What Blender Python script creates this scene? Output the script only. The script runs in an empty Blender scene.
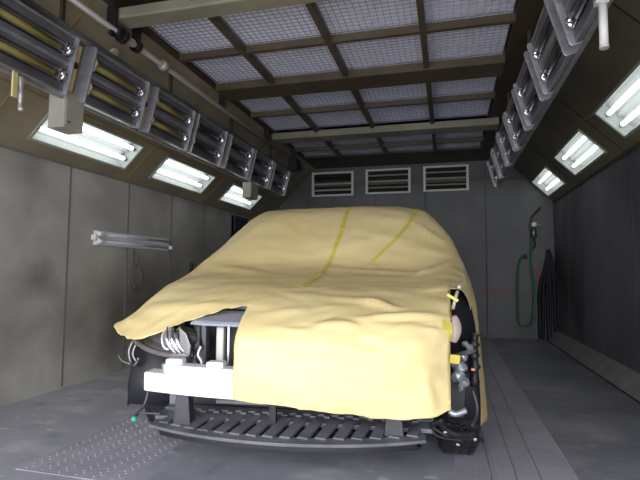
import bpy, bmesh, math, random
from mathutils import Vector, Matrix, noise
R = math.radians
random.seed(7)
sc = bpy.context.scene
COL = sc.collection

# ------------------------------------------------------------------ materials
def lin(c):
    return tuple(((v/255)/12.92 if v/255 <= 0.04045 else ((v/255+0.055)/1.055)**2.4) for v in c)

def mat(name, rgb, rough=0.5, metal=0.0, rgb2=None, scale=4.0, lo=0.35, hi=0.65, bump=0.0, bscale=30.0,
        detail=6.0, emit=None, estr=0.0, spec=0.5, stretch=(1, 1, 1), alpha=None, trans=0.0):
    m = bpy.data.materials.new(name); m.use_nodes = True
    nt = m.node_tree; b = nt.nodes['Principled BSDF']
    b.inputs['Base Color'].default_value = (*lin(rgb), 1)
    b.inputs['Roughness'].default_value = rough
    b.inputs['Metallic'].default_value = metal
    b.inputs['Specular IOR Level'].default_value = spec
    tc = nt.nodes.new('ShaderNodeTexCoord'); mp = nt.nodes.new('ShaderNodeMapping')
    mp.inputs['Scale'].default_value = stretch
    nt.links.new(tc.outputs['Object'], mp.inputs['Vector'])
    if rgb2 is not None:
        n = nt.nodes.new('ShaderNodeTexNoise'); n.inputs['Scale'].default_value = scale
        n.inputs['Detail'].default_value = detail
        cr = nt.nodes.new('ShaderNodeValToRGB')
        cr.color_ramp.elements[0].position = lo; cr.color_ramp.elements[1].position = hi
        cr.color_ramp.elements[0].color = (*lin(rgb), 1); cr.color_ramp.elements[1].color = (*lin(rgb2), 1)
        nt.links.new(mp.outputs['Vector'], n.inputs['Vector'])
        nt.links.new(n.outputs['Fac'], cr.inputs['Fac'])
        nt.links.new(cr.outputs['Color'], b.inputs['Base Color'])
    if bump > 0:
        n2 = nt.nodes.new('ShaderNodeTexNoise'); n2.inputs['Scale'].default_value = bscale
        n2.inputs['Detail'].default_value = 4
        bp = nt.nodes.new('ShaderNodeBump'); bp.inputs['Strength'].default_value = bump
        bp.inputs['Distance'].default_value = 0.01
        nt.links.new(mp.outputs['Vector'], n2.inputs['Vector'])
        nt.links.new(n2.outputs['Fac'], bp.inputs['Height'])
        nt.links.new(bp.outputs['Normal'], b.inputs['Normal'])
    if emit is not None:
        b.inputs['Emission Color'].default_value = (*lin(emit), 1)
        b.inputs['Emission Strength'].default_value = estr
    if trans:
        b.inputs['Transmission Weight'].default_value = trans
    return m

def mix_layer(m, kind, rgb, **k):
    """lay a further stain or shading colour over a material: returns the material; kind = blob | noise"""
    nt = m.node_tree; b = nt.nodes['Principled BSDF']
    link = b.inputs['Base Color'].links
    mx = nt.nodes.new('ShaderNodeMix'); mx.data_type = 'RGBA'
    if link:
        nt.links.new(link[0].from_socket, mx.inputs['A'])
    else:
        mx.inputs['A'].default_value = b.inputs['Base Color'].default_value
    mx.inputs['B'].default_value = (*lin(rgb), 1)
    tc = nt.nodes.new('ShaderNodeTexCoord')
    mr = nt.nodes.new('ShaderNodeMapRange')
    if kind == 'blob':
        mp = nt.nodes.new('ShaderNodeMapping')
        c = k['center']; s = k['size']
        mp.inputs['Scale'].default_value = (1/s[0], 1/s[1], 1/s[2])
        mp.inputs['Location'].default_value = (-c[0]/s[0], -c[1]/s[1], -c[2]/s[2])
        nt.links.new(tc.outputs['Object'], mp.inputs['Vector'])
        n = nt.nodes.new('ShaderNodeTexNoise'); n.inputs['Scale'].default_value = k.get('nscale', 3)
        nt.links.new(tc.outputs['Object'], n.inputs['Vector'])
        ln = nt.nodes.new('ShaderNodeVectorMath'); ln.operation = 'LENGTH'
        nt.links.new(mp.outputs['Vector'], ln.inputs[0])
        ad = nt.nodes.new('ShaderNodeMath'); ad.operation = 'ADD'
        nt.links.new(ln.outputs['Value'], ad.inputs[0]); nt.links.new(n.outputs['Fac'], ad.inputs[1])
        nt.links.new(ad.outputs[0], mr.inputs['Value'])
        mr.inputs['From Min'].default_value = 1.5; mr.inputs['From Max'].default_value = 0.5
        mr.inputs['To Max'].default_value = k.get('amount', 0.8)
    else:
        mp = nt.nodes.new('ShaderNodeMapping'); mp.inputs['Scale'].default_value = k.get('stretch', (1, 1, 1))
        nt.links.new(tc.outputs['Object'], mp.inputs['Vector'])
        n = nt.nodes.new('ShaderNodeTexNoise'); n.inputs['Scale'].default_value = k.get('scale', 3)
        n.inputs['Detail'].default_value = k.get('detail', 6)
        nt.links.new(mp.outputs['Vector'], n.inputs['Vector'])
        nt.links.new(n.outputs['Fac'], mr.inputs['Value'])
        mr.inputs['From Min'].default_value = k.get('lo', .5); mr.inputs['From Max'].default_value = k.get('hi', .7)
        mr.inputs['To Max'].default_value = k.get('amount', 0.8)
    nt.links.new(mr.outputs['Result'], mx.inputs['Factor'])
    nt.links.new(mx.outputs['Result'], b.inputs['Base Color'])
    return m

M = {}
M['wall_left'] = mat('wall_paint_left', (184, 181, 173), .42, .0, (160, 157, 151), 1.6, bump=.05, bscale=6)
mix_layer(M['wall_left'], 'noise', (96, 92, 88), scale=1.2, lo=.5, hi=.8, amount=.75)
mix_layer(M['wall_left'], 'blob', (66, 63, 61), center=(-3.19, 3.15, .93), size=(1, .28, .2), amount=.55, nscale=7)
mix_layer(M['wall_left'], 'blob', (66, 59, 54), center=(-3.19, 4.7, .55), size=(1, 1.7, .8), amount=.9, nscale=2)
mix_layer(M['wall_left'], 'blob', (92, 94, 92), center=(-3.19, 6.8, 1.0), size=(1, 3.0, 1.8), amount=.7, nscale=1.5)  # greys the wall towards the back; light falloff put into the colour
M['wall_back'] = mat('wall_paint_back_shaded', (86, 88, 89), .45, .1, (70, 72, 73), 1.5, bump=.05, bscale=6)  # darker than the side walls; weaker light at the back is in the colour
mix_layer(M['wall_back'], 'noise', (52, 50, 50), scale=1.1, lo=.5, hi=.8, amount=.7)
mix_layer(M['wall_back'], 'blob', (120, 28, 40), center=(1.36, 8.15, 1.0), size=(.075, 1, .22), amount=.75, nscale=5)
mix_layer(M['wall_back'], 'blob', (96, 26, 34), center=(.75, 8.15, .72), size=(.42, 1, .10), amount=.7, nscale=3)
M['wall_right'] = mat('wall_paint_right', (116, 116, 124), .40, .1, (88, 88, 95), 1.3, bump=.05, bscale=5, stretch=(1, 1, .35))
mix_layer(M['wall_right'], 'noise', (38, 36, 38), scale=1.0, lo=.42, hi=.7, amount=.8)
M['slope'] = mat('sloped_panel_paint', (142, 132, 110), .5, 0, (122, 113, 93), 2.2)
M['slope_r'] = mat('sloped_panel_paint_right', (116, 108, 86), .5, 0, (94, 87, 70), 2.0)  # darker tone for the right-hand slope
M['ceiling'] = mat('ceiling_steel_brown', (66, 52, 36), .55, 0, (48, 38, 28), 3)
M['beam'] = mat('beam_brown', (84, 74, 56), .5, 0, (70, 60, 44), 3)
M['beam_pale'] = mat('beam_pale', (140, 136, 116), .5, 0, (120, 116, 98), 3)
M['filter'] = mat('filter_cloth', (244, 244, 252), .8, 0, (226, 228, 240), 9, stretch=(3, .6, 1))
M['wire'] = mat('filter_wire', (166, 168, 186), .5)
M['trim_white'] = mat('vent_frame_metal', (196, 194, 184), .4, .1)
M['slat'] = mat('vent_slat_metal', (198, 194, 180), .4, .1)
M['dark'] = mat('dark_recess', (22, 18, 14), .8)
M['seam'] = mat('joint_sealant', (120, 117, 111), .6)
M['seam_d'] = mat('joint_sealant_dark', (66, 66, 68), .6)
M['amber'] = mat('amber_sealant', (132, 112, 66), .55)
M['tray'] = mat('lamp_tray_enamel', (206, 211, 209), .45)
M['lampframe'] = mat('lamp_frame', (150, 152, 140), .45)
M['tube'] = mat('fluorescent_tube', (255, 255, 255), .3, emit=(250, 255, 254), estr=2.6)
M['tube_off'] = mat('unlit_tube', (190, 192, 196), .3)
M['pin'] = mat('lamp_holder', (96, 104, 98), .4)
M['alu'] = mat('heater_aluminium', (168, 168, 172), .38, .5, (146, 146, 150), 14)
M['alu_dark'] = mat('heater_reflector', (136, 135, 140), .36, .6, (96, 95, 100), 8, stretch=(1, .3, 1))
M['emitter'] = mat('heater_emitter_yellow', (134, 124, 62), .55)
M['emitter_d'] = mat('heater_emitter_dark', (46, 46, 56), .3, .5)
M['chrome'] = mat('chrome', (226, 226, 230), .15, .95)
M['ceramic'] = mat('ceramic_holder', (214, 210, 206), .4)
M['tape'] = mat('pale_tape', (206, 190, 134), .6)
M['greybox'] = mat('junction_box_paint', (168, 164, 150), .5, 0, (152, 148, 134), 3)
M['pipe'] = mat('steel_shaft', (170, 164, 158), .4, .4)
M['coupl'] = mat('coupling_iron', (42, 40, 42), .45, .4)
M['cream'] = mat('cream_plastic', (172, 164, 138), .5)
M['housing_grey'] = mat('wall_lamp_housing', (196, 200, 206), .45)
M['cable'] = mat('cable_dusty', (96, 92, 88), .6)
M['hose_green'] = mat('green_hose', (18, 110, 62), .45)
M['hose_dark'] = mat('dark_blue_hose', (16, 20, 34), .6)
M['gun'] = mat('gun_metal', (120, 120, 118), .35, .7)
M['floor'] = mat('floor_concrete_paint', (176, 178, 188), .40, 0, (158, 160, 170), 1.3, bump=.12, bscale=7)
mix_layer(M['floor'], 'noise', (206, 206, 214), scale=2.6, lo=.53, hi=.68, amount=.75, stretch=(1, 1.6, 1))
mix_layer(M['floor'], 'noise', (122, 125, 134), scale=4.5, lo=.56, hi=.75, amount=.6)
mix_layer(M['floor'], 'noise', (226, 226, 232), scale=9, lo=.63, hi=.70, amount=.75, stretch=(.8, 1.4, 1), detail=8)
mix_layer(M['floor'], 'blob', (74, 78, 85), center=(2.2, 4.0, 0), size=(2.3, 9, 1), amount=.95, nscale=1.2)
M['grate'] = mat('floor_grate_paint', (186, 183, 196), .45, .0, (166, 164, 176), 3)
M['bead'] = mat('joint_bead', (176, 174, 184), .5)
M['curb'] = mat('curb_cement', (140, 138, 138), .6, 0, (120, 118, 118), 4)
M['paper'] = mat('masking_paper', (238, 219, 160), .46, 0, (232, 210, 148), 2.2, bump=.10, bscale=5, spec=.35)
M['ytape'] = mat('yellow_masking_tape', (218, 204, 92), .5)
M['foam'] = mat('foam_absorber', (246, 246, 250), .6)
M['black'] = mat('black_plastic', (24, 24, 26), .5)
M['black2'] = mat('grey_black_plastic', (64, 64, 70), .38, 0, (50, 50, 56), 12)
M['tray_p'] = mat('undertray_plastic', (112, 112, 120), .42, 0, (92, 92, 100), 10)
M['liner'] = mat('fender_liner_plastic', (30, 32, 38), .5)
M['rubber'] = mat('tyre_rubber', (34, 34, 36), .6, bump=.2, bscale=40)
M['bodygrey'] = mat('car_body_grey', (120, 124, 134), .35, .3)
M['crossgrey'] = mat('cross_member_grey', (206, 211, 228), .32, .25)
M['hlgrey'] = mat('headlamp_housing_grey', (132, 126, 124), .35, .2, (104, 96, 90), 10)
M['radiator'] = mat('radiator_core', (92, 84, 78), .6, .2, bump=.5, bscale=90)
M['silver'] = mat('dull_silver', (184, 188, 192), .3, .6)
M['orange'] = mat('amber_bulb', (240, 150, 60), .3)
M['pink'] = mat('tinted_lens', (206, 186, 180), .2)
M['teal'] = mat('teal_plastic', (60, 170, 140), .4)
M['greenish'] = mat('pale_green_plastic', (96, 150, 140), .4)

def pane_mat():
    m = bpy.data.materials.new('lamp_glass'); m.use_nodes = True
    nt = m.node_tree; nt.nodes.clear()
    o = nt.nodes.new('ShaderNodeOutputMaterial'); t = nt.nodes.new('ShaderNodeBsdfTransparent')
    g = nt.nodes.new('ShaderNodeBsdfGlossy'); g.inputs['Roughness'].default_value = .08
    t.inputs['Color'].default_value = (1, 1, 1, 1)
    mx = nt.nodes.new('ShaderNodeMixShader'); mx.inputs[0].default_value = .07
    nt.links.new(t.outputs[0], mx.inputs[1]); nt.links.new(g.outputs[0], mx.inputs[2])
    nt.links.new(mx.outputs[0], o.inputs['Surface'])
    return m
M['glass'] = pane_mat()

# ------------------------------------------------------------------ helpers
def obj(name, bm, m, parent=None, smooth=False, bevel=0.0, solid=0.0, sub=0):
    me = bpy.data.meshes.new(name)
    bmesh.ops.recalc_face_normals(bm, faces=bm.faces) if not solid else None
    bm.to_mesh(me); bm.free()
    for mm in (m if isinstance(m, (list, tuple)) else [m]):
        me.materials.append(mm)
    if smooth:
        for p in me.polygons: p.use_smooth = True
    o = bpy.data.objects.new(name, me); COL.objects.link(o)
    if parent is not None: o.parent = parent
    if sub:
        s = o.modifiers.new('sub', 'SUBSURF'); s.levels = sub; s.render_levels = sub
    if solid:
        s = o.modifiers.new('solid', 'SOLIDIFY'); s.thickness = solid; s.offset = 0
    if bevel:
        b = o.modifiers.new('bevel', 'BEVEL'); b.width = bevel; b.segments = 2; b.limit_method = 'ANGLE'
    return o

def tag(o, label=None, cat=None, group=None, kind=None):
    if label: o['label'] = label
    if cat: o['category'] = cat
    if group: o['group'] = group
    if kind: o['kind'] = kind
    return o

def empty(name, loc, label=None, cat=None, group=None, rot=(0, 0, 0)):
    o = bpy.data.objects.new(name, None); COL.objects.link(o)
    o.location = loc; o.rotation_euler = rot; o.empty_display_size = .1
    return tag(o, label, cat, group)

def copy_tree(o, parent=None):
    c = o.copy(); COL.objects.link(c)
    if parent is not None: c.parent = parent
    for ch in list(o.children): copy_tree(ch, c)
    return c

def box(bm, c, s, rot=None):
    mt = Matrix.Translation(Vector(c)) @ (rot if rot is not None else Matrix.Identity(4)) @ Matrix.Diagonal((*s, 1))
    bmesh.ops.create_cube(bm, size=1, matrix=mt)

def boxx(bm, x0, x1, y0, y1, z0, z1):
    box(bm, ((x0+x1)/2, (y0+y1)/2, (z0+z1)/2), (abs(x1-x0), abs(y1-y0), abs(z1-z0)))

def frame_of(d):
    d = d.normalized(); up = Vector((0, 0, 1)) if abs(d.z) < .95 else Vector((1, 0, 0))
    s = d.cross(up).normalized(); return s, s.cross(d).normalized()

def tube(bm, pts, r, seg=8, cap=True):
    pts = [Vector(p) for p in pts]; rings = []; s0 = None
    for i, p in enumerate(pts):
        d = (pts[min(i+1, len(pts)-1)] - pts[max(i-1, 0)])
        if s0 is None: s, t = frame_of(d)
        else:
            dn = d.normalized(); s = (s0 - dn*s0.dot(dn)).normalized(); t = s.cross(dn)
        s0 = s
        rr = r[i] if isinstance(r, (list, tuple)) else r
        rings.append([bm.verts.new(p + s*math.cos(2*math.pi*k/seg)*rr + t*math.sin(2*math.pi*k/seg)*rr) for k in range(seg)])
    for a, b in zip(rings, rings[1:]):
        for k in range(seg):
            bm.faces.new((a[k], a[(k+1) % seg], b[(k+1) % seg], b[k]))
    if cap:
        bm.faces.new(rings[0]); bm.faces.new(rings[-1][::-1])

def smooth_pts(P, n=6):
    P = [Vector(p) for p in P]; out = []
    for i in range(len(P)-1):
        p0, p1, p2, p3 = P[max(i-1, 0)], P[i], P[i+1], P[min(i+2, len(P)-1)]
        for k in range(n):
            t = k/n
            out.append(.5*((2*p1)+(p2-p0)*t+(2*p0-5*p1+4*p2-p3)*t*t+(3*p1-p0-3*p2+p3)*t**3))
    out.append(P[-1]); return out

def prism(bm, poly, d0, d1, axis='y'):
    """poly of 2D points swept from d0 to d1 along an axis"""
    def P(a, b, d):
        return {'y': (a, d, b), 'x': (d, a, b), 'z': (a, b, d)}[axis]
    A = [bm.verts.new(P(a, b, d0)) for a, b in poly]; B = [bm.verts.new(P(a, b, d1)) for a, b in poly]
    n = len(poly)
    for i in range(n): bm.faces.new((A[i], A[(i+1) % n], B[(i+1) % n], B[i]))
    bm.faces.new(A); bm.faces.new(B[::-1])

def lathe(bm, prof, center, axis='x', seg=24):
    """profile of (radius, offset along axis)"""
    rings = []
    for r, o in prof:
        ring = []
        for k in range(seg):
            a = 2*math.pi*k/seg; c, s = math.cos(a)*r, math.sin(a)*r
            p = {'x': (o, c, s), 'y': (c, o, s), 'z': (c, s, o)}[axis]
            ring.append(bm.verts.new(Vector(center)+Vector(p)))
        rings.append(ring)
    for a, b in zip(rings, rings[1:]):
        for k in range(seg): bm.faces.new((a[k], a[(k+1) % seg], b[(k+1) % seg], b[k]))
    if prof[0][0] > 1e-6: bm.faces.new(rings[0])
    if prof[-1][0] > 1e-6: bm.faces.new(rings[-1][::-1])

# ------------------------------------------------------------------ booth dimensions
XL, XR, YB, YF = -3.19, 1.60, 8.15, -0.9
ZL, ZR, ZC = 1.93, 2.143, 2.85
XLS = XL + (ZC-ZL)          # where the left slope meets the ceiling
XRS = XR - (ZC-ZR)
T = .08
S = 'structure'
# floor
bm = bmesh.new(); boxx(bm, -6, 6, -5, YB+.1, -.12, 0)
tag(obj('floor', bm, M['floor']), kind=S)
# walls
bm = bmesh.new(); boxx(bm, XL-T, XL, YF, YB+T, 0, ZL+.05)
wl = tag(obj('wall_left', bm, M['wall_left']), kind=S)
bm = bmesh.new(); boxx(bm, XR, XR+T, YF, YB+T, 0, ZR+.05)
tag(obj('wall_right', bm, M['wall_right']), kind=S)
bm = bmesh.new(); boxx(bm, XL-T, XR+T, YB, YB+T, 0, ZC)
tag(obj('wall_back', bm, M['wall_back']), kind=S)
bm = bmesh.new(); boxx(bm, XL-T, XR+T, YF-T, YF, 2.1, ZC+.2)       # header over the open entrance, unseen; added to cut steep daylight on the car
tag(obj('front_light_blocker', bm, M['wall_back']), kind=S)
# wall joints
i = 0
bm = bmesh.new(); y = 1.06
while y < YB-.1:
    boxx(bm, XL, XL+.002, y-.012, y+.012, .02, ZL-.01); y += .8
boxx(bm, XL, XL+.006, YF, YB, ZL-.02, ZL+.0)
tag(obj('trim_1', bm, M['seam']), kind=S)
bm = bmesh.new(); y = 1.62
while y < YB-.1:
    boxx(bm, XR-.002, XR, y-.010, y+.010, .16, ZR-.01); y += .81
boxx(bm, XR-.012, XR, YF, YB, ZR-.03, ZR)
tag(obj('trim_2', bm, M['seam_d']), kind=S)
bm = bmesh.new()
for x in (-2.4, -1.2, -.35, .6): boxx(bm, x-.010, x+.010, YB-.002, YB, .02, ZC-.02)
tag(obj('trim_3', bm, M['seam_d']), kind=S)
# back wall base rail and an amber-brown header strip
bm = bmesh.new(); boxx(bm, XL, XR, YB-.02, YB, 2.52, 2.60)
tag(obj('trim_4', bm, mat('header_strip', (84, 76, 66), .6)), kind=S)
# sloped light cove panels (openings cut for the lamps)
LL = [(1.25, 2.40), (2.93, 4.05), (4.48, 5.57), (6.11, 7.18)]
RL = [(1.90, 3.02), (3.56, 4.70), (5.24, 6.40), (6.96, 8.04)]
def slope(name, x0, z0, sx, tmax, t0, t1, spans, m):
    bm = bmesh.new()
    def P(t, y, d=0): return (x0 + sx*t - sx*d*.7071*-1*0 + (-sx*d*.7071), y, z0 + t + d*.7071)
    ys = [YF]
    for a, b in spans: ys += [a, b]
    ys.append(YB)
    ts = [0, t0, t1, tmax]
    for i in range(len(ys)-1):
        for j in range(3):
            if i % 2 == 1 and j == 1: continue
            q = [P(ts[j], ys[i]), P(ts[j+1], ys[i]), P(ts[j+1], ys[i+1]), P(ts[j], ys[i+1])]
            q2 = [P(ts[j], ys[i], .05), P(ts[j+1], ys[i], .05), P(ts[j+1], ys[i+1], .05), P(ts[j], ys[i+1], .05)]
            A = [bm.verts.new(p) for p in q]; B = [bm.verts.new(p) for p in q2]
            bm.faces.new(A); bm.faces.new(B[::-1])
            for k in range(4): bm.faces.new((A[k], A[(k+1) % 4], B[(k+1) % 4], B[k]))
    return tag(obj(name, bm, m), kind=S)
TL0, TL1, TR0, TR1 = .09, .302, .078, .312
slope('ceiling_slope_left', XL, ZL, 1, ZC-ZL, TL0, TL1, LL, M['slope'])
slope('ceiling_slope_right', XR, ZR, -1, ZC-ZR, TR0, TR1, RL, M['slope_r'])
# sealant lines on the slopes
def slope_line(bm, x0, z0, sx, t0, t1, y0, y1, w=.012):
    n = Vector((sx, 0, -1)).normalized()
    a = Vector((x0+sx*t0, y0, z0+t0)); b = Vector((x0+sx*t1, y1, z0+t1))
    d = (b-a).normalized(); s = d.cross(n).normalized()*w
    q = [a-s, a+s, b+s, b-s]
    A = [bm.verts.new(p + n*.004) for p in q]; B = [bm.verts.new(p - n*.004) for p in q]
    bm.faces.new(A); bm.faces.new(B[::-1])
    for k in range(4): bm.faces.new((A[k], A[(k+1) % 4], B[(k+1) % 4], B[k]))
bm = bmesh.new()
slope_line(bm, XL, ZL, 1, .34, .34, YF, YB-.1, .008)
for y in (2.62, 4.26, 5.84, 7.6): slope_line(bm, XL, ZL, 1, .34, .9, y, y, .008)
tag(obj('trim_5', bm, M['amber']), kind=S)
bm = bmesh.new()
for y in (2.58, 4.20, 5.78, 7.5): slope_line(bm, XL, ZL, 1, .0, .34, y, y, .008)
tag(obj('trim_6', bm, M['amber']), kind=S)
bm = bmesh.new()
for y in (3.30, 4.96, 6.68): slope_line(bm, XR, ZR, -1, .31, .36, y-.2, y+.2, .01)
tag(obj('trim_7', bm, M['amber']), kind=S)
bm = bmesh.new()
for y in (3.30, 4.96, 6.68): slope_line(bm, XR, ZR, -1, .0, .70, y, y, .006)
tag(obj('trim_8', bm, mat('dark_joint', (40, 36, 28), .6)), kind=S)

# ceiling: steel frame round the filters
cx = [-2.23, -1.63, -.90, -.167, .49]
rows = [(2.25, 2.72), (2.95, 3.585), (3.625, 4.26), (4.56, 5.145), (5.185, 5.90), (6.16, 6.80), (6.84, 7.33)]
bm = bmesh.new()
boxx(bm, XLS-.1, XRS+.1, YF, YB+T, ZC+.12, ZC+.18)                  # plenum floor above the filters
boxx(bm, XLS-.05, cx[0], YF, YB, ZC, ZC+.12); boxx(bm, cx[-1], XRS+.05, YF, YB, ZC, ZC+.12)
boxx(bm, cx[0], cx[-1], YF, rows[0][0], ZC, ZC+.12); boxx(bm, cx[0], cx[-1], rows[-1][1], YB, ZC, ZC+.12)
tag(obj('ceiling', bm, M['ceiling']), kind=S)
bm = bmesh.new()
for x in cx[1:-1]: boxx(bm, x-.022, x+.022, rows[0][0], rows[-1][1], ZC-.03, ZC+.09)
for a, b in ((3.585, 3.625), (5.145, 5.185), (6.80, 6.84)): boxx(bm, cx[0], cx[-1], a, b, ZC-.025, ZC+.09)
boxx(bm, cx[0], cx[-1], 4.26, 4.56, ZC-.04, ZC+.09)
tag(obj('trim_9', bm, M['beam']), kind=S)

# filters: one thing for each framed bay
filter_src = {}
place = ['nearest row', 'second row', 'third row', 'fourth row', 'fifth row', 'sixth row', 'rearmost row']
colw = ['leftmost column', 'second column from the left', 'third column from the left', 'rightmost column']
for ri, (y0, y1) in enumerate(rows):
    if ri == 0: continue
    for ci in range(4):
        x0, x1 = cx[ci]+.022, cx[ci+1]-.022
        w, h = x1-x0, y1-y0
        t = empty('ceiling_filter', ((x0+x1)/2, (y0+y1)/2, ZC+.03),
                  'pale ceiling filter panel behind wire mesh, %s of six, %s of four' % (['', 'first row', 'second row', 'third row', 'fourth row', 'fifth row', 'sixth row'][ri], ['leftmost', 'second from left', 'third from left', 'rightmost'][ci]),
                  'air filter', 'filter panels set in the ceiling')
        b1 = bmesh.new(); boxx(b1, -w/2, w/2, -h/2, h/2, .02, .05)
        obj('filter_cloth', b1, M['filter'], t)
        b2 = bmesh.new()
        nx = max(6, round(w/.05)); ny = max(6, round(h/.05))
        for k in range(nx+1): boxx(b2, -w/2+w*k/nx-.002, -w/2+w*k/nx+.002, -h/2, h/2, .0, .006)
        for k in range(ny+1): boxx(b2, -w/2, w/2, -h/2+h*k/ny-.002, -h/2+h*k/ny+.002, .006, .012)
        obj('wire_mesh', b2, M['wire'], t)
# deep cross beams hanging below the ceiling
def cross_beam(x0, x1, y0, y1, z0, z1, label):
    bm = bmesh.new()
    w = (y1-y0)
    prism(bm, [(y0, z0+.01), (y0+.01, z0), (y1-.01, z0), (y1, z0+.01), (y1, z1), (y0, z1)], x0, x1, 'x')
    return tag(obj('ceiling_beam', bm, M['beam_pale'], bevel=.004), label, 'beam')
cross_beam(-2.25, 1.0, 2.78, 2.94, ZC-.075, ZC, 'pale boxed beam across the ceiling, nearest the camera')
cross_beam(-2.25, .60, 5.90, 6.14, ZC-.085, ZC, 'pale boxed beam across the ceiling towards the back wall')

# ------------------------------------------------------------------ ceiling lamps in the slopes
def cove_lamp(x0, z0, sx, t0, t1, y0, y1, label, group):
    # local frame: y along booth, a across (up the slope), n outwards into the wall
    a = Vector((sx, 0, 1)).normalized(); n = Vector((-sx, 0, 1)).normalized()
    mid = (t0+t1)/2
    o = Vector((x0+sx*mid, (y0+y1)/2, z0+mid))
    W = (t1-t0)*math.sqrt(2); L = y1-y0
    root = empty('recessed_lamp', o, label, 'ceiling lamp', group)
    rot = Matrix((( a.x, 0, n.x), (0, 1, 0), (a.z, 0, n.z))).to_4x4()
    if rot.to_3x3().determinant() < 0: pass
    def pt(p): return rot @ Vector(p)
    def tb(bm): bmesh.ops.transform(bm, matrix=rot, verts=bm.verts); return bm
    bm = bmesh.new()
    d = .10
    for (xa, xb, ya, yb, za, zb) in ((-W/2, W/2, -L/2, L/2, d, d+.01), (-W/2, -W/2+.008, -L/2, L/2, 0, d), (W/2-.008, W/2, -L/2, L/2, 0, d),
                                     (-W/2, W/2, -L/2, -L/2+.008, 0, d), (-W/2, W/2, L/2-.008, L/2, 0, d)):
        boxx(bm, xa, xb, ya, yb, za, zb)
    prism(bm, [(-.02, d), (0, d-.03), (.02, d)], -L/2+.02, L/2-.02, 'y')
    obj('tray', tb(bm), M['tray'], root)
    bm = bmesh.new(); f = .014
    for (xa, xb, ya, yb) in ((-W/2-f, -W/2+f/2, -L/2-f, L/2+f), (W/2-f/2, W/2+f, -L/2-f, L/2+f), (-W/2, W/2, -L/2-f, -L/2+f/2), (-W/2, W/2, L/2-f/2, L/2+f)):
        boxx(bm, xa, xb, ya, yb, -.012, 0)
    obj('frame', tb(bm), M['lampframe'], root)
    for s in (-1, 1):
        bm = bmesh.new(); x = s*W*.22
        tube(bm, [(x, -L/2+.05, .045), (x, L/2-.05, .045)], .021, 14)
        obj('fluorescent_tube', tb(bm), M['tube'], root, smooth=True)
        for e in (-1, 1):
            bm = bmesh.new(); box(bm, (x, e*(L/2-.035), .06), (.03, .028, .075))
            obj('tube_holder', tb(bm), M['pin'], root, bevel=.004)
    bm = bmesh.new(); boxx(bm, -W/2+.008, W/2-.008, -L/2+.008, L/2-.008, .004, .007)
    obj('glass_pane', tb(bm), M['glass'], root)
    return root
for i, (a, b) in enumerate(LL):
    cove_lamp(XL, ZL, 1, TL0, TL1, a, b, ['recessed twin-tube lamp in left slope, out of view towards camera', 'lit twin-tube lamp in left slope, nearest, below grey box',
              'lit twin-tube lamp in left slope, middle of the three', 'lit twin-tube lamp in left slope, furthest, by back wall'][i], 'lit lamps in the left slope') if i else None
for i, (a, b) in enumerate(RL):
    if i == 0: continue
    cove_lamp(XR, ZR, -1, TR0, TR1, a, b, ['', 'lit twin-tube lamp in right slope, cut by right picture edge',
              'lit twin-tube lamp in right slope, middle of the three', 'small-looking lit lamp in right slope, beside the back wall'][i], 'lit lamps in the right slope')
# blanks over the openings out of view
for (x0, z0, sx, t0, t1, (y0, y1), nm) in ((XL, ZL, 1, TL0, TL1, LL[0], 'trim_10'), (XR, ZR, -1, TR0, TR1, RL[0], 'trim_11')):
    bm = bmesh.new(); a = Vector((sx, 0, 1)).normalized(); n = Vector((-sx, 0, 1)).normalized(); m_ = (t0+t1)/2
    rot = Matrix(((a.x, 0, n.x), (0, 1, 0), (a.z, 0, n.z))).to_4x4()
    boxx(bm, -(t1-t0)*.72, (t1-t0)*.72, y0-.01, y1+.01, 0.001, .04)
    bmesh.ops.transform(bm, matrix=Matrix.Translation((x0+sx*m_, 0, z0+m_)) @ rot, verts=bm.verts)
    tag(obj(nm, bm, M['slope']), kind=S)

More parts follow.
